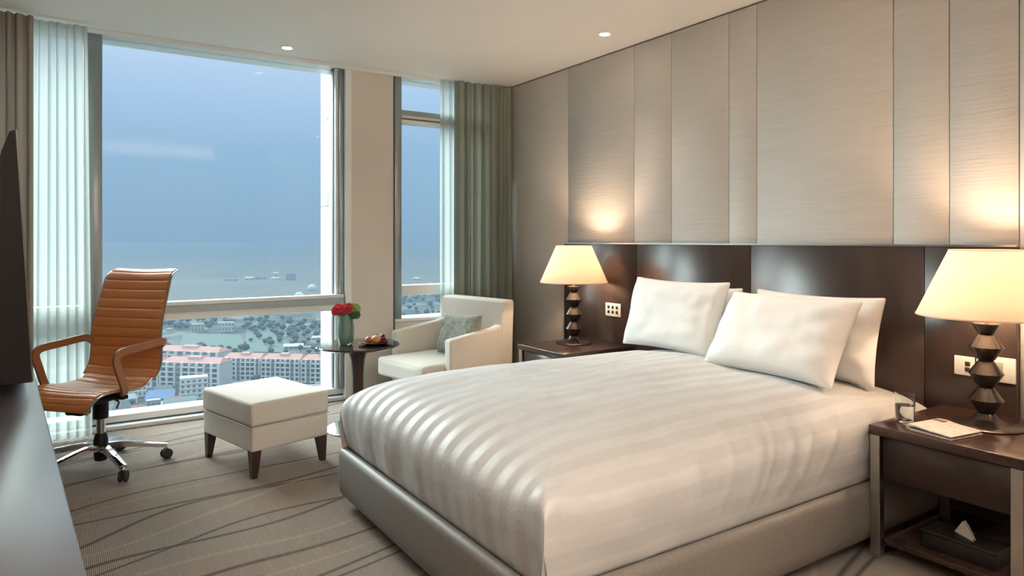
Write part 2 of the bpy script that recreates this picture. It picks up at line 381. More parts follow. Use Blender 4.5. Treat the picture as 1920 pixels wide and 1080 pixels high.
FX, FY, RX, RY = sin(radians(33.28)), cos(radians(33.28)), cos(radians(33.28)), -sin(radians(33.28))
def spot(px, py, z=GZ):
    """point of a level plane seen in a given direction from the room"""
    t = (1.25 - z) * 1274 / (py - 450.5); a = (px - 960) / 1274
    return Vector((t * (FX + a * RX), t * (FY + a * RY), z)), t
bmf = bmesh.new()
for q in ([(335, 652), (470, 655), (450, 628), (345, 626)], [(455, 660), (545, 662), (535, 618), (462, 620)]):
    bmf.faces.new([bmf.verts.new(spot(*p)[0] + Vector((0, 0, .4))) for p in q])
r = bmesh.ops.extrude_face_region(bmf, geom=bmf.faces[:]); bmesh.ops.translate(bmf, vec=(0, 0, -.6), verts=[v for v in r['geom'] if isinstance(v, bmesh.types.BMVert)])
tag(finish(bmf, 'grass_field', M['field'], None, False), kind='structure')
bmf = bmesh.new()
for q in ([(190, 727), (640, 706), (640, 711), (190, 733)], [(300, 655), (640, 648), (640, 650), (300, 657)], [(500, 612), (640, 604), (640, 606), (500, 614)], [(430, 757), (530, 716), (542, 716), (450, 757)]):
    bmf.faces.new([bmf.verts.new(spot(*p)[0] + Vector((0, 0, .3))) for p in q])
r = bmesh.ops.extrude_face_region(bmf, geom=bmf.faces[:]); bmesh.ops.translate(bmf, vec=(0, 0, -.5), verts=[v for v in r['geom'] if isinstance(v, bmesh.types.BMVert)])
tag(finish(bmf, 'road', M['road'], None, False), kind='structure')

TOWNC = dict(white=(.70, .72, .72), cream=(.60, .55, .46), grey=(.34, .37, .40), blue=(.13, .20, .36), red=(.55, .14, .12), redroof=(.44, .24, .22),
             pink=(.50, .22, .24), teal=(.26, .38, .36), dark=(.13, .15, .17), slate=(.20, .27, .27), winb=(.17, .20, .24), lightgrey=(.5, .53, .54), brown=(.25, .19, .15))
TM = {k: mat('town_' + k, tuple(.55 * q for q in v), .8, spec=.2) for k, v in TOWNC.items()}
_unit = {}
def unit_box(m):
    if m.name not in _unit:
        bm = bmesh.new(); addbox(bm, (-.5, -.5, 0), (.5, .5, 1)); me = bpy.data.meshes.new('block_' + m.name); bm.to_mesh(me); bm.free(); me.materials.append(m); _unit[m.name] = me
    return _unit[m.name]
def ub(name, m, parent, c, s):
    o = bpy.data.objects.new(name, unit_box(m)); COL.objects.link(o); o.parent = parent; o.location = c; o.scale = s; return o
def roof_mesh(W, D, h, m, parent, hip=.25, over=.6, name='roof', z=0):
    bm = bmesh.new(); x, y = W / 2 + over, D / 2 + over
    b = [bm.verts.new(v) for v in ((-x, -y, z), (x, -y, z), (x, y, z), (-x, y, z))]
    t = [bm.verts.new((-x * (1 - hip), 0, z + h)), bm.verts.new((x * (1 - hip), 0, z + h))]
    bm.faces.new(b); bm.faces.new((b[0], b[1], t[1], t[0])); bm.faces.new((b[2], b[3], t[0], t[1])); bm.faces.new((b[1], b[2], t[1])); bm.faces.new((b[3], b[0], t[0]))
    return finish(bm, name, m, parent, False)
def house(name, px, py, wpx, hpx, label, cat, wall='white', roof=None, roofh=.3, depth=.8, rz=None, floors=2, bays=3, hip=.25, group=None):
    p, d = spot(px, py); W = wpx / 1274 * d; Hh = hpx / 1274 * d; D = W * depth
    ang = atan2(p.y, p.x) - pi / 2 if rz is None else rz
    p = p + Vector((-sin(ang), cos(ang), 0)) * D / 2
    o = empty(name, p, ang, label, cat, group)
    wh = Hh * (1 - (roofh if roof else 0))
    ub('wall', TM[wall], o, (0, 0, 0), (W, D, wh))
    if roof: roof_mesh(W, D, Hh * roofh, TM[roof], o, hip, W * .04, z=wh)
    else:
        ub('parapet', TM[wall], o, (0, -D / 2 + W * .01, wh), (W * 1.02, W * .03, Hh * .06)); ub('roof', TM['lightgrey'], o, (0, 0, wh - .05), (W * .94, D * .94, .1))
    for f in range(floors):
        for b in range(bays):
            x = (b + .5) / bays * W - W / 2
            ub('window', TM['winb'], o, (x, -D / 2, wh * (f + .30) / floors), (W / bays * .5, .16, wh / floors * .45))
        if floors > 1 and f: ub('ledge', TM[wall], o, (0, -D / 2, wh * f / floors), (W * 1.01, .6, wh / floors * .07))
    return o
def apartment(p, W, Hh, label, rz, seed=0):
    D = 12; p = p + Vector((-sin(rz), cos(rz), 0)) * D / 2
    o = empty('apartment_block', p, rz, label, 'apartment block', 'red-roofed apartment blocks')
    wh = Hh * .84; ub('wall', TM['lightgrey'], o, (0, 0, 0), (W, D, wh))
    roof_mesh(W, D, Hh * .15, TM['redroof'], o, .12, .15, z=wh)
    ub('stair_tower', TM['white'], o, (0, 0, wh), (W * .22, D * .4, Hh * .16)); roof_mesh(W * .22, D * .4, Hh * .04, TM['pink'], o, .2, .2, 'tower_roof', wh + Hh * .16)
    nb = 8; fl = 5; bw = W / nb
    for i in range(nb + 1):
        q = bw * (.30 if i % 2 else .2)
        ub('pier', TM['white'], o, (max(-W / 2 + q / 2, min(W / 2 - q / 2, -W / 2 + i * bw)), -D / 2 - .45, 0), (q, 1.5, wh * (1.03 if i % 2 else .97)))
    for f in range(fl):
        for i in range(nb):
            x = -W / 2 + (i + .5) * bw; z = wh * (f + .12) / fl
            ub('window', TM['winb' if (i + f + seed) % 3 else 'slate'], o, (x, -D / 2 - .05, z + wh / fl * .3), (bw * .66, .3, wh / fl * .6))
            if (i + seed) % 4 != 3: ub('balcony', TM['white'], o, (x, -D / 2 - .6, z), (bw * .74, 1.3, wh / fl * .24))
def terrace(pa, pb, hpx, labels, extra=0):
    A, da = spot(*pa); B, db = spot(*pb); d = (B - A); L = d.length; d.normalize(); rz = atan2(d.y, d.x); n = len(labels) - extra; W = L / n - .7
    for k in range(len(labels)):
        apartment(A + d * (L / n * (k - extra + .5)), W, hpx / 1274 * (da + db) / 2, labels[k], rz, k)
terrace((285, 700), (410, 706), 52, ['long white red-roofed apartment block farthest behind, its top showing over the nearer left block'])
terrace((300, 727), (413, 731), 57, ['white red-roofed apartment block mostly hidden behind the office chair', 'white red-roofed apartment block nearest, right of the orange chair back'], 1)
terrace((416, 713), (640, 719), 50, ['white red-roofed apartment block above the left edge of the ottoman', 'white red-roofed apartment block above the middle of the ottoman', 'white red-roofed apartment block next to the white facade fin'])
house('school_building', 364, 748, 48, 38, 'square white four-storey building with dark windows left of the ottoman', 'building', 'white', None, 0, .8, -.12, 4, 5)
house('warehouse', 299, 757, 48, 22, 'warehouse with a broad blue roof between the chair and the white square building', 'building', 'lightgrey', 'blue', .55, .9, -.3, 1, 4, .1)
house('red_roofed_house', 330, 760, 22, 16, 'small house with a bright red roof in front of the white square building', 'house', 'white', 'red', .6, .8, -.25, 1, 2)
house('tan_house', 338, 780, 54, 33, 'cream two-storey house with grey-green roof just above the window rail', 'house', 'cream', 'slate', .42, .6, -.1, 2, 5, .08)
house('blue_grey_house', 288, 783, 24, 31, 'flat-topped blue-grey house beside the cream two-storey house', 'house', 'grey', None, 0, .8, -.05, 2, 3)
house('pink_roofed_house', 257, 788, 25, 27, 'house with a steep dull pink roof low by the window rail', 'house', 'lightgrey', 'pink', .62, .9, -.05, 1, 3, .4)
house('dark_roofed_house', 230, 781, 34, 28, 'house with a dark grey hipped roof left of the pink-roofed house', 'house', 'white', 'dark', .5, .9, .1, 1, 3, .4)
house('terraced_hall', 250, 745, 44, 20, 'low white hall with stepped pale roof beneath the chair seat', 'building', 'white', None, 0, .9, -.1, 2, 6)
house('pale_house', 243, 758, 26, 18, 'small pale house with grey roof below the low white hall', 'house', 'white', 'grey', .45, .8, .1, 1, 2)
house('teal_house', 216, 797, 28, 20, 'house with a teal roof lowest beside the chair column', 'house', 'white', 'teal', .5, .8, 0, 1, 2)
house('grey_annex', 305, 738, 34, 14, 'dark grey steep-roofed annex behind the blue-roofed warehouse', 'building', 'grey', 'dark', .6, .7, -.5, 1, 2)
house('cream_shed', 306, 771, 16, 18, 'small cream house with pale gable left against the cream two-storey house', 'house', 'cream', 'lightgrey', .4, .8, -.3, 2, 2, .05)
house('white_house', 207, 765, 20, 18, 'white house with brown roof behind the chair column', 'house', 'white', 'brown', .4, .8, .1, 1, 2)
house('grey_roofed_hall', 570, 742, 60, 18, 'long low hall with grey roof below the apartment blocks behind the ottoman', 'building', 'lightgrey', 'grey', .6, .5, -.5, 1, 6, .1)
house('brown_roofed_hall', 610, 732, 40, 14, 'low hall with brown roof beside the white facade fin', 'building', 'cream', 'brown', .6, .6, -.45, 1, 4, .1)
# buildings on the plain behind the field
house('cream_villa', 371, 622, 22, 14, 'pale cream villa at the far edge of the green field, left one', 'building', 'cream', None, 0, .6, None, 2, 4)
house('white_villa', 424, 622, 28, 17, 'white villa with dark openings at the far edge of the green field, right one', 'building', 'white', None, 0, .6, None, 2, 5)
house('long_shed', 550, 656, 34, 11, 'long pale shed standing on the grey ground right of the green field', 'building', 'lightgrey', 'lightgrey', .4, .5, -.35, 1, 4, .02)
house('white_shed', 318, 624, 10, 8, 'tiny bright white shed beside the chair back', 'building', 'white', None, 0, .8, None, 1, 2)
house('pink_shed', 600, 604, 14, 7, 'small pink-roofed shed below the window transom near the facade fin', 'building', 'white', 'pink', .5, .6, None, 1, 2)
house('pale_kiosk', 595, 638, 20, 8, 'low pale building behind the round table edge', 'building', 'white', 'lightgrey', .4, .6, -.3, 1, 3)
house('hangar', 467, 525, 16, 6, 'small white hangar on the horizon line', 'building', 'white', 'white', .4, .6, None, 1, 2)
house('terminal', 486, 524, 26, 5, 'long pale low building beside the small white hangar on the horizon', 'building', 'lightgrey', None, 0, .4, None, 1, 4)
house('tall_hangar', 545, 526, 18, 12, 'tall grey boxy hangar right of the control tower', 'building', 'grey', None, 0, .7, None, 2, 3)
house('far_terminal', 433, 527, 22, 4, 'faint flat pale building farthest left on the horizon', 'building', 'lightgrey', None, 0, .4, None, 1, 3)
house('far_hangar', 781, 526, 12, 6, 'white hangar seen through the narrow window', 'building', 'white', 'white', .4, .6, None, 1, 2)
p, d = spot(517, 525); ct = empty('control_tower', p, 0, 'white control tower with wide low base near the horizon', 'tower')
lathe_obj('tower_base', [(9, 0), (9, 4), (5, 6)], TM['white'], ct, 16); lathe_obj('tower_shaft', [(2.5, 5), (2.5, 10)], TM['white'], ct, 12); lathe_obj('tower_cab', [(3, 10), (5, 11), (5, 13.5), (3, 15)], TM['white'], ct, 16)
for (px, py, rr, lab) in ((585, 545, 8.3, 'white radar dome on a low plinth, the higher one, near the facade fin'), (561, 560, 8.8, 'white radar dome half hidden behind the window transom')):
    p, d = spot(px, py); R = rr / 1274 * d
    o = empty('radar_dome', p, 0, lab, 'radar dome', 'white radar domes')
    lathe_obj('dome', [(R * cos(a) if a < 1.56 else .01, R * .45 + R * sin(a)) for a in [-.45 + 2.02 * k / 14 for k in range(15)]], TM['white'], o, 24)
    lathe_obj('plinth', [(R * .95, 0), (R * .95, R * .1)], TM['lightgrey'], o, 16)
# trees
bm = bmesh.new(); bmesh.ops.create_icosphere(bm, subdivisions=2, radius=1)
for v in bm.verts: v.co *= 1 + .28 * noise.noise(v.co * 2.1); v.co.z = v.co.z * .8 + 1.35
M['tree'] = hill_mat('tree_leaves', [(.35, (.026, .040, .034)), (.6, (.045, .058, .048))], .8)
crown = bpy.data.meshes.new('crown'); bm.to_mesh(crown); bm.free(); crown.materials.append(M['tree'])
bm = bmesh.new(); lathe(bm, [(.14, 0), (.1, .8)], 6); trunk = bpy.data.meshes.new('trunk'); bm.to_mesh(trunk); bm.free(); trunk.materials.append(TM['brown'])
rt = random.Random(3)
TREES = []; HOUSES = [(o.location.copy(), max(c.scale.x for c in o.children) * .62) for o in list(COL.objects) if o.type == 'EMPTY' and o.get('category') in ('house', 'building', 'apartment block', 'tower', 'radar dome')]
def tree(px, py, s, zone):
    p, d = spot(px, py)
    if any((p - q).length < (s + t) * 1.3 for q, t in TREES) or any((p - q).length < t + s * 1.4 for q, t in HOUSES): return
    TREES.append((p, s)); o = empty('tree', p, rt.random() * 6, zone[0], 'tree', zone[1]); o.scale = (s, s, s * rt.uniform(.8, 1.2))
    for n_, me in (('crown', crown), ('trunk', trunk)): link(n_, me, None, o)
Z1 = ('dark green rounded tree in the belt beyond the apartment blocks', 'trees in the belt beyond the apartments')
Z2 = ('dark green rounded tree between the houses of the town', 'trees between the houses')
for i in range(150):
    tree(rt.uniform(300, 640), rt.choice([rt.uniform(600, 622), rt.uniform(604, 618), rt.uniform(655, 664)]), rt.uniform(1.6, 3.2), Z1)
for i in range(110):
    tree(rt.uniform(470, 640), rt.uniform(608, 650), rt.uniform(1.5, 3.0), Z1)
for i in range(60):
    tree(rt.uniform(755, 830), rt.choice([rt.uniform(555, 575), rt.uniform(575, 610)]), rt.uniform(1.6, 3.4), ('dark green rounded tree seen through the narrow window', 'trees seen through the narrow window'))
for q in ((290, 752), (315, 757), (246, 762), (275, 792), (225, 790), (396, 755), (410, 735), (560, 722), (480, 722), (505, 724), (215, 752), (350, 784), (296, 790)):
    tree(*q, rt.uniform(1.6, 2.6), Z2)

hz = bpy.data.materials.new('haze'); hz.use_nodes = True; hz.node_tree.nodes.clear()
o_ = N(hz, 'ShaderNodeOutputMaterial'); v_ = N(hz, 'ShaderNodeVolumeScatter', Color=(.098, .138, .186, 1), Density=.0011, Anisotropy=.2); va_ = N(hz, 'ShaderNodeVolumeAbsorption', Color=(0, 0, 0, 1), Density=.0009)
as_ = N(hz, 'ShaderNodeAddShader'); LK(hz, v_.outputs[0], as_.inputs[0]); LK(hz, va_.outputs[0], as_.inputs[1]); LK(hz, as_.outputs[0], o_.inputs['Volume'])
bm = bmesh.new(); addbox(bm, (-39000, 30, GZ - 1), (59000, 59000, -12)); hzo = finish(bm, 'haze', hz, None, False)
tag(hzo, 'thin bluish haze lying over the distant town and plain', 'haze', kind='stuff')

# ------------------------------------------------------------------ curtains
def curtain(name, x0, x1, y, z0, z1, folds, amp, m, label, cat, seed, flare=0, gather=0):
    rr = random.Random(seed); NX = int(folds * 12); NZ = 14
    ph = [rr.uniform(-.5, .5) for _ in range(folds + 2)]
    bm = bmesh.new(); g = []
    for j in range(NZ + 1):
        tz = j / NZ; row = []
        for i in range(NX + 1):
            u = i / NX; k = u * folds
            w_ = sin(2 * pi * k + ph[int(k)] * .8 * sin(pi * (k % 1)) + .5 * sin(3.1 * k + seed))
            a = amp * (.55 + .45 * (1 - tz)) * (1 + .25 * sin(5.3 * k + seed))
            x = x0 + (x1 - x0) * (u + .25 / folds * sin(4 * pi * k / 2 + .4) * .35)
            x += flare * (1 - tz) * (u - .5) + gather * sin(pi * tz) * u
            yy = y + a * w_ + .006 * sin(17 * u + 3 * tz)
            row.append(bm.verts.new((x, yy, z0 + (z1 - z0) * tz)))
        g.append(row)
    for j in range(NZ):
        for i in range(NX): bm.faces.new((g[j][i], g[j][i + 1], g[j + 1][i + 1], g[j + 1][i]))
    o = finish(bm, name, m, None, True, 80); return tag(o, label, cat)
curtain('taupe_curtain', -1.06, -.165, 4.985, .015, HC - .02, 17, .036, M['curtain_taupe'], 'heavy taupe pleated curtain bunched behind the television', 'curtain', 4)
curtain('sheer_curtain', -.20, .112, 5.055, .012, HC - .02, 7, .020, M['sheer'], 'thin white sheer curtain between the taupe curtain and the large window', 'curtain', 9, flare=.05)
curtain('sheer_curtain', 2.625, 2.90, 5.105, .012, HC - .02, 4, .014, M['sheer'], 'thin white sheer curtain in the narrow window behind the armchair', 'curtain', 5)
curtain('green_curtain', 2.735, 3.300, 5.045, .015, HC - .02, 7, .034, M['curtain_green'], 'heavy green-grey pleated curtain in the corner beside the armchair', 'curtain', 2)

# ------------------------------------------------------------------ headboard
XH = 3.275
hb = empty('headboard', (XW - .023, 2.72, 0), 0, 'wide dark brown wood-panelled headboard across the wall behind the bed', 'headboard')
hby = [1.20, 1.56, 2.50, 3.43, 4.243]
for a, b in zip(hby, hby[1:]):
    box('panel', (XH - (XW - .023), a - 2.72 + .0012, 0), (0, b - 2.72 - .0012, 1.222), M['wood'], hb, .0015, 1)
box('top_edge', (XH - (XW - .023) - .003, 1.20 - 2.72, 1.222), (0, 4.245 - 2.72, 1.231), M['brushed'], hb)

# ------------------------------------------------------------------ bed
bx0, bx1, by0, by1 = 1.068, 3.26, 1.475, 3.145
bed = empty('bed', ((bx0 + bx1) / 2, (by0 + by1) / 2, 0), 0, 'low double bed with taupe leather frame in the middle of the room', 'bed')
cx, cy = bed.location[0], bed.location[1]
bm = bmesh.new(); hx, hy = (bx1 - bx0) / 2, (by1 - by0) / 2
# frame: padded ring, slightly narrower at its foot
def ring(bm, prof):
    rings = []
    for inn, z in prof:
        pts = []; x, y = hx - inn, hy - inn; rad = .045
        for (sx, sy, a0) in ((1, 1, 0), (-1, 1, 90), (-1, -1, 180), (1, -1, 270)):
            for k in range(5):
                a = radians(a0 + 90 * k / 4); pts.append(bm.verts.new((sx * (x - rad) + rad * cos(a), sy * (y - rad) + rad * sin(a), z)))
        rings.append(pts)
    n = len(rings[0])
    for a, b in zip(rings, rings[1:]):
        for i in range(n): bm.faces.new((a[i], a[(i + 1) % n], b[(i + 1) % n], b[i]))
    return rings
rg = ring(bm, [(.012, .06), (.004, .075), (0, .12), (0, .245), (.004, .262), (.014, .274), (.028, .278), (.042, .272), (.05, .255), (.05, .12)])
bm.faces.new(list(reversed(rg[0]))); bm.faces.new(rg[-1])
finish(bm, 'frame', M['frame_leather'], bed, True, 60)
box('plinth', (-hx + .16, -hy + .16, .0), (hx - .02, hy - .16, .061), M['wood_matte'], bed)
box('mattress', (-hx + .06, -hy + .06, .115), (hx - .02, hy - .06, .47), M['pillow'], bed, .06, 4)

# duvet
def interp(P, t):
    for (a, b) in zip(P, P[1:]):
        if t <= b[0]:
            k = (t - a[0]) / (b[0] - a[0]); return tuple(a[i] + (b[i] - a[i]) * k for i in range(1, len(a)))
    return P[-1][1:]
side = spline([(.050, .262), (.034, .285), (.020, .34), (.008, .43), (.022, .505), (.085, .568), (.20, .612), (.40, .640), (.62, .652)], 6)  # inward, z
head = spline([(.03, .42), (.02, .47), (.03, .53), (.09, .575), (.20, .605), (.40, .630), (.62, .648)], 6)
def axis(L, pa, pb, nmid):
    """positions 0..L with heights and arc length; pa at start, pb at end"""
    out = [(v[0], v[1]) for v in pa]; xa, xb = pa[-1][0], L - pb[-1][0]
    for k in range(1, nmid): out.append((xa + (xb - xa) * k / nmid, .654 + .004 * sin(pi * k / nmid)))
    out += [(L - v[0], v[1]) for v in reversed(pb)]
    s = 0; res = []
    for i, (x, z) in enumerate(out):
        if i: s += hypot(x - out[i - 1][0], z - out[i - 1][1])
        res.append((x, z, s))
    return res
dx0, dx1, dy0, dy1 = bx0 + .004, 3.245, by0 + .004, by1 - .004
AX = axis(dx1 - dx0, side, head, 72); AY = axis(dy1 - dy0, side, side, 20)
bm = bmesh.new(); uvl = bm.loops.layers.uv.new('UVMap'); g = []; ZB, ZT = .262, .654
for i, (x, zx, sx) in enumerate(AX):
    row = []
    for j, (y, zy, sy) in enumerate(AY):
        nx = max((zx - ZB) / (ZT - ZB), .004); ny = max((zy - ZB) / (ZT - ZB), .004)
        p_ = 7; m_ = (nx ** -p_ + ny ** -p_ - 1) ** (-1 / p_); z = ZB + (ZT - ZB) * m_
        X, Y = dx0 + x, dy0 + y
        n1 = noise.noise(Vector((X * 1.7, Y * 1.9, 0))) ; n2 = noise.noise(Vector((X * 5, Y * 5, 3)))
        z += (.018 * n1 + .007 * n2) * min(1, m_ * 1.2)
        dropx = 1 - nx; dropy = 1 - ny
        # hanging folds on the foot and on the near and far sides
        if zx < .52 and x < .5:
            f = (.52 - zx) / .25; f *= 1 - .85 * f * f; X += f * (.012 * noise.noise(Vector((0, sy * 7, 1))) + .006 * sin(sy * 26 + 2 * noise.noise(Vector((sy * 3, 1, 1))))) + f * .006
        if zy < .52:
            sgn = 1 if y < .8 else -1; f = (.52 - zy) / .25; f *= 1 - .85 * f * f
            Y += sgn * f * (.014 * noise.noise(Vector((sx * 6, 0, 5))) + .007 * sin(sx * 21 + z * 14) + .006)
        if y < .55:  # pulled creases running up from the near side
            for (c0, sl, am, wd) in ((.95, .5, .014, .030), (1.13, .62, .016, .026), (1.24, .7, .012, .022), (.62, .35, .010, .04), (1.65, -.2, .010, .035), (.35, .2, .010, .035), (1.40, .8, .012, .018), (.80, .4, .009, .02), (1.02, .56, .010, .014)):
                q = sy; am *= 1.5; dd = (x - c0 - sl * (q - .25)); fall = exp(-((q - .20) / .15) ** 2); z += am * fall * exp(-(dd / wd) ** 2) * m_
                Y -= am * .7 * fall * exp(-(dd / wd) ** 2) * (1 - m_) * min(1, m_ * 3)
        # the near foot corner stands up as a soft peak
        dcn = hypot(X - dx0 - .03, Y - dy0 - .03); z += .035 * exp(-(dcn / .09) ** 2) * (1 if m_ > .45 else m_)
        v = bm.verts.new((X, Y, z)); row.append((v, sx, sy))
    g.append(row)
for i in range(len(AX) - 1):
    for j in range(len(AY) - 1):
        q = [g[i][j], g[i + 1][j], g[i + 1][j + 1], g[i][j + 1]]
        f = bm.faces.new([a[0] for a in q])
        for lp, a in zip(f.loops, q): lp[uvl].uv = (a[1], a[2])
bm.normal_update()
me = bpy.data.meshes.new('duvet'); bm.to_mesh(me); bm.free()
du = link('duvet', me, M['duvet']); du.modifiers.new('sub', 'SUBSURF').levels = 1; du.modifiers['sub'].render_levels = 1
tag(du, 'thick white duvet with satin stripes covering the whole bed', 'duvet')

# pillows
def pillow(loc, rot, W, Hh, T, label, seed, group='white bed pillows leaning on the headboard'):
    bm = bmesh.new(); n = 26; uvp = {}
    def P(u, v, s):
        # pinched corners, domed middle
        e = (1 - abs(u) ** 3.2) * (1 - abs(v) ** 3.2); e = max(e, 0) ** .48
        pin = 1 - .075 * (1 - (1 - u * u)) * 1.0 * (1 - v * v) * 0
        x = u * W / 2 * (1 - .07 * (1 - v * v) * abs(u) ** 2 * -1 * -1); z = v * Hh / 2 * (1 - .08 * (1 - u * u) * abs(v) ** 2)
        x = u * W / 2 * (1 - .05 * (1 - v * v) * abs(u) ** 2)
        rim = .004
        wr_ = .012 * noise.noise(Vector((u * 2.5 + seed, v * 2.5, s))) + .018 * noise.noise(Vector((u * 6 + seed, v * 3, s * 2))) * min(1, abs(u) ** 3 * 2 + .25)
        return Vector((x, s * (T / 2 * e + rim) + s * wr_ * e, z))
    for s in (1, -1):
        gg = [[bm.verts.new(P(-1 + 2 * i / n, -1 + 2 * j / n, s)) for j in range(n + 1)] for i in range(n + 1)]
        for i in range(n):
            for j in range(n): bm.faces.new((gg[i][j], gg[i + 1][j], gg[i + 1][j + 1], gg[i][j + 1]))
        uvp[s] = gg
    A, B = uvp[1], uvp[-1]
    bord = [(i, 0) for i in range(n)] + [(n, j) for j in range(n)] + [(i, n) for i in range(n, 0, -1)] + [(0, j) for j in range(n, 0, -1)]
    for a, b in zip(bord, bord[1:] + bord[:1]): bm.faces.new((A[a[0]][a[1]], A[b[0]][b[1]], B[b[0]][b[1]], B[a[0]][a[1]]))
    for v in bm.verts: v.co.z += Hh / 2
    o = finish(bm, 'pillow', M['pillow'], None, True, 70)
    o.modifiers.new('sub', 'SUBSURF').render_levels = 1; o.modifiers['sub'].levels = 1
    o.location = loc; o.rotation_euler = rot; return tag(o, label, 'pillow', group)
# local: x width, y thickness, z height. Rotated so that width runs along world Y and the face leans back
def lean(deg, yaw=0): return (radians(deg), 0, radians(90 + yaw))
pillow((2.80, 2.705, .628), lean(17), .70, .42, .16, 'white pillow in front on the side away from the water glass', 1)
pillow((3.035, 2.74, .608), lean(9), .66, .385, .15, 'white pillow hidden behind the one nearest the far lamp', 2)
pillow((2.66, 1.975, .630), lean(33, -1.5), .70, .425, .18, 'plump white pillow lying foremost, nearest the glass of water', 3)
pillow((2.945, 1.945, .602), lean(13, -2), .69, .405, .15, 'white pillow standing behind the foremost one, its ruffled edge showing', 4)

# ------------------------------------------------------------------ nightstands
def nightstand(y0, label):
    X0, X1, Wd = 2.66, XH - .004, .525
    o = empty('nightstand', (X0, y0, 0), 0, label, 'nightstand', 'dark wood bedside tables'); L = X1 - X0
    box('top', (0, 0, .484), (L, Wd, .520), M['wood_top'], o, .003, 2)
    box('drawer', (.022, .045, .315), (L - .02, Wd - .045, .482), M['wood'], o, .002, 1)
    box('back_panel', (L - .03, .046, .06), (L - .012, Wd - .046, .314), M['wood_matte'], o)
    box('shelf', (.03, .046, .055), (L - .031, Wd - .046, .078), M['wood_top'], o, .002, 1)
    for y in (.004, Wd - .042):
        box('leg', (.006, y, .012), (.040, y + .038, .483), M['brushed'], o, .0015, 1, smooth=False)
        box('leg', (L - .045, y, .012), (L - .011, y + .038, .483), M['brushed'], o, .0015, 1, smooth=False)
        box('foot_rail', (.006, y, 0), (L - .011, y + .038, .012), M['brushed'], o, .0015, 1, smooth=False)
    return o
nightstand(.953, 'dark wood nightstand with steel legs holding the tissue box, beside the near lamp')
nightstand(3.455, 'dark wood nightstand behind the bed on the window side, under the far lamp')

# ------------------------------------------------------------------ lamps
def lamp(x, y, z, label):
    o = empty('table_lamp', (x, y, z), 0, label, 'lamp', 'bedside table lamps')
    lathe_obj('base', [(.01, 0), (.128, 0), (.130, .004), (.124, .009), (.08, .016), (.05, .026), (.034, .042), (.030, .05)], M['bronze'], o, 48)
    for k in range(3):
        zz = .05 + k * .1035
        lathe_obj('bead', [(.024, zz), (.030, zz + .004), (.056, zz + .047), (.060, zz + .053), (.056, zz + .058), (.028, zz + .099), (.024, zz + .1035)], M['bronze'], o, 40, ang=60)
    lathe_obj('neck', [(.024, .3605), (.030, .366), (.046, .398), (.046, .402), (.012, .404)], M['bronze'], o, 32)
    lathe_obj('socket', [(.010, .40), (.010, .47), (.018, .475), (.018, .52)], M['brushed'], o, 16)
    # shade: truncated cone with real thickness
    bm = bmesh.new(); lathe(bm, [(.240, .432), (.126, .690), (.124, .690), (.238, .432)], 64, caps=False)
    finish(bm, 'shade', M['shade'], o, True, 70)
    for rr, zz in ((.2405, .432), (.1265, .690)):
        bm = bmesh.new(); lathe(bm, [(rr, zz - .003), (rr + .001, zz), (rr, zz + .003), (rr - .003, zz), (rr, zz - .003)], 64, caps=False)
        finish(bm, 'shade_rim', M['shade'], o)
    bm = bmesh.new()
    for a in (0, 2 * pi / 3, 4 * pi / 3): sweep(bm, [(0.01 * cos(a), .01 * sin(a), .53), (.1245 * cos(a), .1245 * sin(a), .684)], circ(.0015, 6))
    finish(bm, 'shade_holder', M['brushed'], o)
    bm = bmesh.new(); bmesh.ops.create_uvsphere(bm, u_segments=16, v_segments=10, radius=.026)
    for v in bm.verts: v.co.z += .555
    b_ = finish(bm, 'bulb', M['lamp_bulb'], o)
    l = light('lamp_light', 'POINT', (0, 0, .600), LAMP_W, (1.0, .70, .47), shadow_soft_size=.035); l.parent = o
    return o
LAMP_W = 6.8
M['lamp_bulb'] = emit('lamp_bulb', (1, .75, .45), 20)
lamp(3.03, 1.213, .5205, 'bronze bead-stem table lamp with cream shade on the nearer nightstand')
lamp(3.02, 3.80, .5205, 'bronze bead-stem table lamp with cream shade on the far nightstand by the window')

# downlights
for i, ((x, y), wt_) in enumerate(zip(DOWN, DOWN_W)):
    labs = ['small round recessed ceiling light above the bed, nearer the papered wall', 'small round recessed ceiling light close to the large window']
    lab = labs[i] if i < 2 else 'small round recessed ceiling light farther back in the room'
    o = empty('ceiling_light', (x, y, HC - .0005), 0, lab, 'ceiling light', 'recessed ceiling lights' if i > 1 else None)
    bm = bmesh.new(); lathe(bm, [(.036, 0), (.036, -.006), (.045, -.006), (.047, -.002), (.047, 0)], 32, caps=False); finish(bm, 'trim_ring', M['white_metal'], o)
    bm = bmesh.new(); lathe(bm, [(.035, -.003), (.001, -.003)], 32, caps=False); finish(bm, 'lens', M['bulb'], o)
    l = light('downlight_beam', 'SPOT', (0, 0, -.02), wt_ * 6, (1.0, .80, .62), (0, 0, 0), spot_size=radians(DOWN_A[i]), spot_blend=1.0, shadow_soft_size=.04); l.parent = o

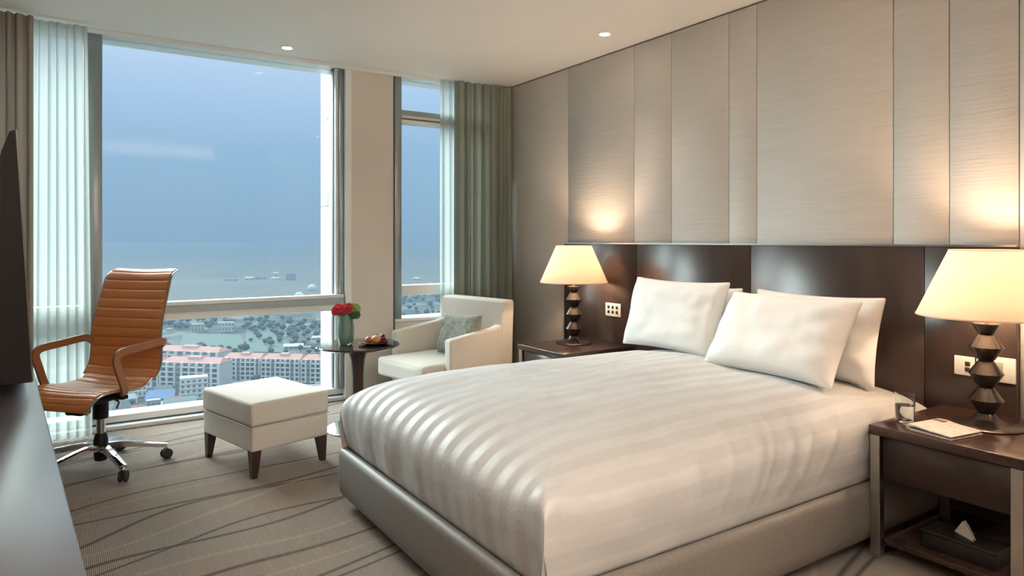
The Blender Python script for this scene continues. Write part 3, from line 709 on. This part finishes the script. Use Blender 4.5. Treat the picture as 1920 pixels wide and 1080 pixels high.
# ------------------------------------------------------------------ switches and sockets
o = empty('switch_panel', (XH, 0, 0), 0, 'square white switch plate with six dark buttons beside the far lamp', 'switch')
y0, y1, z0, z1 = 3.585, 3.745, .705, .800
box('plate', (-.008, y0, z0), (-.0005, y1, z1), M['switch'], o, .003, 2)
for r_ in range(2):
    for c_ in range(3):
        yy = y0 + .036 + c_ * .044; zz = z0 + .032 + r_ * .034
        box('button', (-.011, yy - .011, zz - .011), (-.008, yy + .011, zz + .011), M['hole'], o, .002, 1)
o = empty('wall_socket', (XH, 0, 0), 0, 'white wall socket plate with grey three-pin insert right of the near lamp stem', 'socket')
box('plate', (-.009, 1.200, .655), (-.0005, 1.345, .760), M['switch'], o, .003, 2)
box('insert', (-.012, 1.245, .675), (-.009, 1.315, .738), mat('socket_grey', (.30, .30, .27), .5), o, .002, 1)
for dy, dz in ((0, .016), (-.018, -.014), (.018, -.014)): box('pin_slot', (-.013, 1.28 + dy - .005, .706 + dz - .006), (-.012, 1.28 + dy + .005, .706 + dz + .006), M['hole'], o)
o = empty('wall_switch', (XH, 0, 0), 0, 'small white switch plate partly hidden behind the near lamp stem', 'switch')
box('plate', (-.009, 1.352, .662), (-.0005, 1.432, .745), M['switch'], o, .003, 2)
for dz in (.69, .715): box('button', (-.012, 1.368, dz - .009), (-.009, 1.388, dz + .009), M['hole'], o, .001, 1)

# ------------------------------------------------------------------ on the nightstand
def tumbler(x, y, z, label):
    o = empty('water_glass', (x, y, z), 0, label, 'glass')
    lathe_obj('glass', [(.001, .0005), (.030, .0005), (.033, .003), (.039, .118), (.0375, .118), (.0315, .012), (.001, .010)], M['tumbler'], o, 32, caps=False)
    lathe_obj('water', [(.001, .0105), (.0312, .0125), (.0348, .072), (.001, .072)], M['water'], o, 32, caps=False)
    return o
tumbler(2.80, 1.408, .5205, 'clear tumbler half full of water at the nightstand corner beside the bed')
o = empty('newspaper', (2.80, 1.262, .5205), radians(-8), 'folded newspaper lying between the water glass and the near lamp', 'newspaper')
bm = bmesh.new()
prof = [(-.085, .002), (-.088, .012), (-.082, .021), (-.05, .022), (.0, .016), (.085, .012), (.085, .010), (.0, .012), (-.05, .016), (-.074, .014), (-.076, .010), (-.07, .006), (0, .004), (.085, .003), (.085, .0), (-.07, .0)]
sweep(bm, [(-.095, 0, 0), (.095, 0, 0)], [(a, b) for a, b in prof]); finish(bm, 'folded_sheets', M['paper'], o, False)
box('picture_print', (.045, .035, .0195), (.080, .075, .0222), M['photo'], o)
tb = empty('tissue_box', (2.80, 1.19, .079), radians(0), 'black tissue box on the lower shelf of the near nightstand', 'tissue box')
box('body', (-.06, -.125, 0), (.07, .125, .062), M['tissue_box'], tb, .003, 2)
box('rim', (-.063, -.128, .056), (.073, .128, .068), M['tissue_box'], tb, .003, 2)
bm = bmesh.new()
for s in (-.006, .012):
    a = [bm.verts.new((s - .02, -.040, .066)), bm.verts.new((s + .022, .045, .066)), bm.verts.new((s + .006, .008, .122)), bm.verts.new((s - .004, -.010, .108))]
    bm.faces.new(a)
finish(bm, 'tissue', M['tissue'], tb, False).modifiers.new('sol', 'SOLIDIFY').thickness = .0015

# dark cheek of the wardrobe at the edge of view
wd = empty('wardrobe', (1.86, .52, 0), 0, 'dark wood wardrobe side standing beyond the near nightstand at the edge of view', 'wardrobe')
box('side_panel', (0, -.04, 0), (.60, 0, HC - .004), M['wood'], wd, .002, 1)
box('body', (0, -.9, 0), (.60, -.041, HC - .004), M['wood_matte'], wd, .002, 1)

# ------------------------------------------------------------------ desk and television
DA = radians(3.72)  # desk is turned a little
dk = empty('desk', (-.091, 3.159, 0), DA, 'long dark lacquered desk along the television wall', 'desk')
box('top', (-.60, -2.75, .662), (0, .80, .700), M['desk'], dk, .003, 2)
box('side_panel', (-.58, .76, 0), (-.02, .79, .662), M['wood'], dk, .002, 1)
box('side_panel', (-.58, -1.30, 0), (-.02, -1.27, .662), M['wood'], dk, .002, 1)
box('side_panel', (-.58, -2.74, 0), (-.02, -2.71, .662), M['wood'], dk, .002, 1)
box('drawer', (-.56, -2.70, .46), (-.025, -1.31, .655), M['wood'], dk, .002, 1)
box('back_panel', (-.58, -2.70, .08), (-.56, .755, .66), M['wood_matte'], dk)
tv = empty('television', (-.100, 2.955, .7005), radians(5.0), 'large black flat television seen edge-on standing on the desk', 'television')
bm = bmesh.new()
pr = [(0, .045), (-.047, .938), (-.066, .930), (-.088, .860), (-.100, .08), (-.085, .045)]
A = [bm.verts.new((x, 0, z)) for x, z in pr]; B = [bm.verts.new((x, 1.05, z)) for x, z in pr]
bm.faces.new(A); bm.faces.new(list(reversed(B)))
for i in range(6): bm.faces.new((A[i], A[(i + 1) % 6], B[(i + 1) % 6], B[i]))
finish(bm, 'casing', M['black_plastic'], tv, False)
bm = bmesh.new()
for (y0, y1) in ((1.046, 1.052), (-.002, .004)):
    bm = bmesh.new(); sweep(bm, [(.001, (y0 + y1) / 2, .047), (-.046, (y0 + y1) / 2, .937)], rectsec(.004, .0025), Vector((1, 0, 0)))
    finish(bm, 'bezel', M['bezel'], tv, False)
bm = bmesh.new(); q = [bm.verts.new(v) for v in ((.002, .015, .065), (.002, 1.035, .065), (-.0435, 1.035, .925), (-.0435, .015, .925))]; bm.faces.new(q)
finish(bm, 'screen', M['screen'], tv, False).modifiers.new('sol', 'SOLIDIFY').thickness = .003
box('stand', (-.22, .35, 0), (.0, .70, .014), M['black_plastic'], tv, .003, 2)
box('stand_neck', (-.08, .46, .012), (-.045, .59, .10), M['black_plastic'], tv, .003, 2)

# ------------------------------------------------------------------ ottoman
ot = empty('ottoman', (.955, 4.035, 0), radians(14.5), 'square beige fabric ottoman with dark tapered legs in front of the window', 'ottoman')
HWX, HWY = .232, .295
def bulged(name, hx_, hy_, z0, z1, r, m, parent, puff=0):
    bm = bmesh.new(); addbox(bm, (-hx_, -hy_, z0), (hx_, hy_, z1)); bmesh.ops.subdivide_edges(bm, edges=bm.edges[:], cuts=5, use_grid_fill=True)
    for v in bm.verts:
        u, w_ = v.co.x / hx_, v.co.y / hy_
        if v.co.z > z1 - 1e-4: v.co.z += puff * max(0, (1 - u ** 4)) * max(0, (1 - w_ ** 4))
    o = finish(bm, name, m, parent, True, 60)
    b = o.modifiers.new('bev', 'BEVEL'); b.width = r; b.segments = 4; b.limit_method = 'ANGLE'; b.angle_limit = radians(50)
    for e in o.data.edges: e.use_edge_sharp = False
    return o
bulged('base', HWX - .004, HWY - .004, .142, .272, .012, M['beige_fab'], ot)
bulged('cushion', HWX, HWY, .274, .398, .016, M['beige_fab'], ot, .006)
bm = bmesh.new()
zz = .273; sweep(bm, [(-HWX, -HWY, zz), (HWX, -HWY, zz), (HWX, HWY, zz), (-HWX, HWY, zz), (-HWX, -HWY, zz)], circ(.0022, 6)); finish(bm, 'piping', M['beige_fab'], ot)
for sx in (-1, 1):
    for sy in (-1, 1):
        bm = bmesh.new(); x, y = sx * (HWX - .035), sy * (HWY - .035)
        sweep(bm, [(x + sx * .008, y + sy * .008, 0), (x, y, .143)], lambda t: rectsec(.014 + .012 * t, .014 + .012 * t), Vector((0, 1, 0)))
        finish(bm, 'leg', M['leg_wood'], ot, False)

# ------------------------------------------------------------------ round table
rt_ = empty('side_table', (1.62, 4.335, 0), 0, 'round dark glossy pedestal table between the ottoman and the armchair', 'table')
lathe_obj('top', [(.001, .535), (.24, .538), (.272, .549), (.275, .554), (.272, .560), (.001, .560)], M['table_top'], rt_, 64)
lathe_obj('pedestal', [(.052, .018), (.040, .06), (.036, .20), (.038, .36), (.048, .46), (.068, .53), (.068, .536)], M['leg_wood'], rt_, 32)
lathe_obj('foot', [(.001, 0), (.205, 0), (.208, .008), (.20, .016), (.06, .024), (.001, .024)], M['chrome'], rt_, 48)
vz = .5605
vs_o = empty('vase', (1.545, 4.36, vz), 0, 'green glass vase holding red and green flowers', 'vase')
lathe_obj('body', [(.001, .001), (.040, .001), (.047, .01), (.054, .06), (.056, .11), (.050, .155), (.043, .185), (.045, .20), (.042, .20), (.040, .185), (.047, .15), (.052, .11), (.050, .06), (.043, .016), (.001, .012)], M['vase'], vs_o, 40, caps=False)
def flower(kind, dx, dy, dz, R, m, label, seed, group):
    rr = random.Random(seed); base = Vector((1.545, 4.36, vz)); c = Vector((dx, dy, dz))
    o = empty(kind, base + Vector((0, 0, .02)), 0, label, 'flower', group)
    c = c - Vector((0, 0, .02)); bm = bmesh.new()
    for k in range(70):
        zc = 1 - 2 * (k + .5) / 70; a = k * 2.39996; rho = sqrt(1 - zc * zc); n_ = Vector((rho * cos(a), rho * sin(a), zc))
        if n_.z < -.75: continue
        pc = c + Vector((n_.x * R, n_.y * R, n_.z * R * .8)) * rr.uniform(.88, 1.05)
        t1 = n_.orthogonal().normalized(); t2 = n_.cross(t1); th = rr.random() * 6; e1 = t1 * cos(th) + t2 * sin(th); e2 = n_.cross(e1); s = R * rr.uniform(.30, .42)
        ctr = bm.verts.new(pc - n_ * s * .5)
        rim = [bm.verts.new(pc + (e1 * cos(2 * pi * q / 5) + e2 * sin(2 * pi * q / 5)) * s * rr.uniform(.8, 1.1) + n_ * s * rr.uniform(-.1, .4)) for q in range(5)]
        for q in range(5): bm.faces.new((ctr, rim[q], rim[(q + 1) % 5]))
    bmesh.ops.create_icosphere(bm, subdivisions=2, radius=R * .82, matrix=Matrix.Translation(c))
    finish(bm, 'flower_head', m, o)
    tube('stem', [(0 + dx * .15, dy * .15, 0), (dx * .25, dy * .25, .12), tuple(c - Vector((0, 0, R * .4)))], .003, M['green_dark'], o, 6)
flower('red_carnation', -.055, .0, .225, .036, M['red'], 'red carnation drooping outermost towards the window', 1, 'red carnations in the vase')
flower('red_carnation', -.020, -.035, .235, .036, M['red'], 'red carnation in front in the middle of the bunch', 2, 'red carnations in the vase')
flower('red_carnation', .010, -.025, .243, .035, M['red'], 'red carnation beside the green flower heads', 3, 'red carnations in the vase')
flower('red_carnation', -.025, .035, .240, .034, M['red'], 'red carnation at the back of the bunch', 4, 'red carnations in the vase')
flower('green_hydrangea', .052, -.022, .235, .038, M['green_petal'], 'pale green hydrangea head on the armchair side of the vase', 5, 'green flowers in the vase')
flower('green_hydrangea', .050, -.040, .195, .033, M['green_dark'], 'darker green head hanging lower over the vase rim', 6, 'green flowers in the vase')
pl = empty('plate', (1.725, 4.275, vz), 0, 'dark plate with fruit on the round table', 'plate')
lathe_obj('dish', [(.001, .001), (.06, .001), (.115, .014), (.118, .018), (.114, .018), (.06, .006), (.001, .006)], M['plate'], pl, 48, caps=False)
def fruit(name, x, y, z, r, c, label, cat, squash=.9):
    o = empty(name, (x, y, z), 0, label, cat)
    lathe_obj('flesh', [(max(.001, r * cos(a)), r * squash * (1 + sin(a))) for a in [-pi / 2 + pi * k / 12 for k in range(13)]], mat('fruit_' + name, c, .45), o, 20, caps=False, ang=90)
    tube('stalk', [(0, 0, r * squash * 1.95), (.003, 0, r * squash * 2 + .008)], .0015, M['leg_wood'], o, 5)
fruit('peach', 1.712, 4.245, vz + .0065, .031, (.62, .24, .10), 'small pale orange peach in front on the dark plate', 'fruit')
fruit('plum', 1.745, 4.315, vz + .0065, .026, (.20, .03, .03), 'dark red plum behind the peach on the plate', 'fruit')
fruit('tangerine', 1.680, 4.290, vz + .0065, .025, (.45, .13, .03), 'brownish orange tangerine on the vase side of the plate', 'fruit')
gr = empty('grapes', (1.768, 4.255, vz + .0065), 0, 'small bunch of dark red grapes on the armchair side of the plate', 'fruit')
bm = bmesh.new(); bmesh.ops.create_icosphere(bm, subdivisions=2, radius=.0115); gm = bpy.data.meshes.new('grape'); bm.to_mesh(gm); bm.free(); gm.materials.append(mat('grape_skin', (.16, .02, .03), .3))
for f in gm.polygons: f.use_smooth = True
rg_ = random.Random(5)
for k in range(22):
    lay = k // 9; a = k * 2.4; rr = (.026 - lay * .009) * sqrt(rg_.uniform(.3, 1))
    g_ = bpy.data.objects.new('grape', gm); COL.objects.link(g_); g_.parent = gr; g_.location = (rr * cos(a) - .006, rr * sin(a), .0115 + lay * .018)

# ------------------------------------------------------------------ armchair
ac = empty('armchair', (2.36, 4.60, 0), radians(10), 'cream upholstered armchair in the corner beside the green-grey curtain', 'armchair')
# local: chair faces -x, width along y (half .375)
HW = .375
def prism(bm, poly, y0, y1):
    A = [bm.verts.new((x, y0, z)) for x, z in poly]; B = [bm.verts.new((x, y1, z)) for x, z in poly]; n = len(poly)
    bm.faces.new(A); bm.faces.new(list(reversed(B)))
    for i in range(n): bm.faces.new((A[i], A[(i + 1) % n], B[(i + 1) % n], B[i]))
def soft(name, poly, y0, y1, r, m, parent):
    bm = bmesh.new(); prism(bm, poly, y0, y1); o = finish(bm, name, m, parent, True, 89)
    b = o.modifiers.new('bev', 'BEVEL'); b.width = r; b.segments = 4; b.limit_method = 'ANGLE'; b.angle_limit = radians(20); return o
for s in (-1, 1):
    y0, y1 = sorted((s * HW, s * (HW - .075)))
    soft('armrest', [(-.175, .10), (-.185, .548), (.235, .600), (.30, .62), (.34, .10)], y0, y1, .016, M['arm_fab'], ac)
soft('backrest', [(.235, .16), (.315, .795), (.430, .800), (.405, .10), (.25, .10)], -HW - .002, HW + .002, .020, M['arm_fab'], ac)
soft('seat_base', [(-.20, .10), (-.20, .245), (.26, .235), (.26, .10)], -HW + .077, HW - .077, .012, M['arm_fab'], ac)
sc_ = bulged('seat_cushion', .30, HW - .082, .0, .135, .035, M['arm_fab'], ac, .014); sc_.location = (-.06, 0, .240)
bm = bmesh.new(); addbox(bm, (-.16, -HW + .001, 0), (.02, HW - .001, .1)); bm.free()
# seat front rolls out past the arms
for sx, sy in ((-.15, -1), (-.15, 1), (.34, -1), (.34, 1)):
    bm = bmesh.new(); x, y = sx, sy * (HW - .045)
    sweep(bm, [(x, y, 0), (x, y, .105)], lambda t: rectsec(.015 + .008 * t, .015 + .008 * t), Vector((0, 1, 0))); finish(bm, 'leg', M['leg_wood'], ac, False)
cu = pillow((2.43, 4.50, .400), (radians(20), radians(3), radians(90 + 6)), .46, .31, .13, 'grey-green woven cushion leaning against the armchair back', 8, None)
cu.name = 'cushion'; cu['category'] = 'cushion'; cu.data.materials.clear(); cu.data.materials.append(M['cushion_fab'])

# ------------------------------------------------------------------ office chair
FA = atan2(-.66, -.75)
oc = empty('office_chair', (.160, 4.356, 0), FA, 'tan leather high-back office chair with ribbed seat and chrome base by the window', 'office chair')
# local: +x forward, y sideways, z up
side_pts = spline([(.305, 0, .385), (.292, 0, .425), (.240, 0, .462), (.14, 0, .470), (.03, 0, .455), (-.05, 0, .458), (-.115, 0, .485), (-.158, 0, .545), (-.170, 0, .63), (-.168, 0, .72), (-.187, 0, .82), (-.222, 0, .93), (-.252, 0, 1.02), (-.276, 0, 1.058), (-.318, 0, 1.080)], 24)
def shell(pts, wfun, rib, m, name, tk=.022):
    arc = [0]
    for a, b in zip(pts, pts[1:]): arc.append(arc[-1] + (b - a).length)
    # resample for crisp ribs
    bm = bmesh.new(); NY = 10; fr, bk = [], []
    for i, p in enumerate(pts):
        t = (pts[min(i + 1, len(pts) - 1)] - pts[max(i - 1, 0)]).normalized(); n_ = Vector((t.z, 0, -t.x))
        if n_.x < 0 and abs(n_.x) > abs(n_.z): n_ = -n_
        if abs(n_.z) >= abs(n_.x) and n_.z < 0: n_ = -n_
        ph = (arc[i] / rib) % 1; h = .009 * sqrt(max(0, 1 - (2 * ph - 1) ** 4)) if rib else .005
        w_ = wfun(arc[i] / arc[-1])
        ra, rb = [], []
        for j in range(NY + 1):
            u = -1 + 2 * j / NY; y = u * w_; dip = .012 * (1 - u * u)
            ra.append(bm.verts.new(p + n_ * (h * (1 - .5 * abs(u) ** 8) - dip) + Vector((0, y, 0))))
            rb.append(bm.verts.new(p - n_ * (tk * .6 + dip) + Vector((0, y * .995, 0))))
        fr.append(ra); bk.append(rb)
    for i in range(len(pts) - 1):
        for j in range(NY):
            bm.faces.new((fr[i][j], fr[i][j + 1], fr[i + 1][j + 1], fr[i + 1][j])); bm.faces.new((bk[i][j], bk[i + 1][j], bk[i + 1][j + 1], bk[i][j + 1]))
        for j in (0, NY): bm.faces.new((fr[i][j], fr[i + 1][j], bk[i + 1][j], bk[i][j]))
    for i in (0, -1):
        for j in range(NY): bm.faces.new((fr[i][j], bk[i][j], bk[i][j + 1], fr[i][j + 1]))
    return finish(bm, name, m, oc, True, 60)
cut = 24 * 6
W_seat = lambda t: .225 + .020 * sin(pi * min(1, t * 1.1)) ** .7
W_back = lambda t: .245 - .018 * sin(pi * t) * 0 - .03 * t ** 1.5
shell(side_pts[:cut + 1], W_seat, .040, M['leather'], 'seat')
shell(side_pts[cut:], W_back, .056, M['leather'], 'backrest')
for s in (-1, 1):
    bm = bmesh.new(); n_all = len(side_pts)
    pp = []
    for i, p in enumerate(side_pts[::4]):
        k = i * 4
        w_ = W_seat(k / cut) if k <= cut else W_back((k - cut) / (n_all - cut))
        pp.append(p + Vector((0, s * (w_ + .004), -.004)))
    sweep(bm, pp, rectsec(.003, .007), Vector((0, 1, 0))); finish(bm, 'side_rail', M['brushed'], oc, True)
    y = s * .268
    ap = spline([(.095, s * .250, .435), (.108, y, .47), (.140, y, .56), (.160, y, .625), (.148, y, .655), (.110, y, .668), (.0, y, .676), (-.10, y, .684), (-.160, y, .682), (-.180, s * .250, .655)], 6)
    bm = bmesh.new(); sweep(bm, ap, lambda t: rectsec(.020 if 0 < t < .93 else .014, .007), Vector((0, 1, 0)) if False else Vector((.001, 1, 0)))
    bm2 = bm; finish(bm2, 'armrest', M['leather_arm'], oc, True, 50)
    box('arm_bracket', (.075, min(s * .20, s * .262), .415), (.115, max(s * .20, s * .262), .435), M['black_plastic'], oc, .003, 1)
box('tilt_mechanism', (-.10, -.07, .375), (.12, .07, .432), M['black_plastic'], oc, .012, 3)
box('seat_support', (.05, -.19, .405), (.235, .19, .432), M['black_plastic'], oc, .008, 2)
box('adjuster_box', (.13, -.03, .335), (.20, .08, .412), M['black_plastic'], oc, .012, 3)
tube('lever', spline([(.02, .05, .40), (.04, .16, .385), (.08, .19, .36)], 6), .006, M['chrome'], oc)
lathe_obj('column_cover', [(.036, .275), (.038, .28), (.038, .385), (.03, .39)], M['black_plastic'], oc, 24)
lathe_obj('gas_column', [(.022, .18), (.022, .28)], M['chrome'], oc, 24)
lathe_obj('hub', [(.028, .045), (.032, .05), (.036, .10), (.036, .155), (.028, .19), (.024, .195)], M['black_plastic'], oc, 24)
bm = bmesh.new(); bmesh.ops.create_icosphere(bm, subdivisions=1, radius=1); bm.free()
for k in range(5):
    a = radians(-74 + 72 * k) - FA; ca, sa = cos(a), sin(a)
    bm = bmesh.new(); sweep(bm, spline([(.03 * ca, .03 * sa, .118), (.12 * ca, .12 * sa, .116), (.30 * ca, .30 * sa, .082), (.325 * ca, .325 * sa, .076)], 5), lambda t: [(x * (1 - .35 * t), y * (1 - .45 * t)) for x, y in ((-.024, -.016), (.024, -.016), (.024, .010), (.014, .019), (-.014, .019), (-.024, .010))])
    finish(bm, 'base_leg', M['chrome'], oc, True, 40)
    c = (.322 * ca, .322 * sa)
    cs = bmesh.new(); sweep(cs, [(c[0], c[1], .045), (c[0], c[1], .077)], circ(.008, 10), Vector((1, 0, 0))); st = finish(cs, 'caster', M['chrome'], oc)
    ra = a + .9 + k; ax = Vector((cos(ra), sin(ra), 0))
    for s in (-1, 1):
        cs = bmesh.new(); p0 = Vector((c[0], c[1], .029)) + ax * s * .006; p1 = p0 + ax * s * .014
        sweep(cs, [tuple(p0), tuple(p0 + ax * s * .003), tuple(p0 + ax * s * .011), tuple(p1)], lambda t: circ(.029 if .2 < t < .8 else .026, 20)); finish(cs, 'wheel', M['rubber'], st)
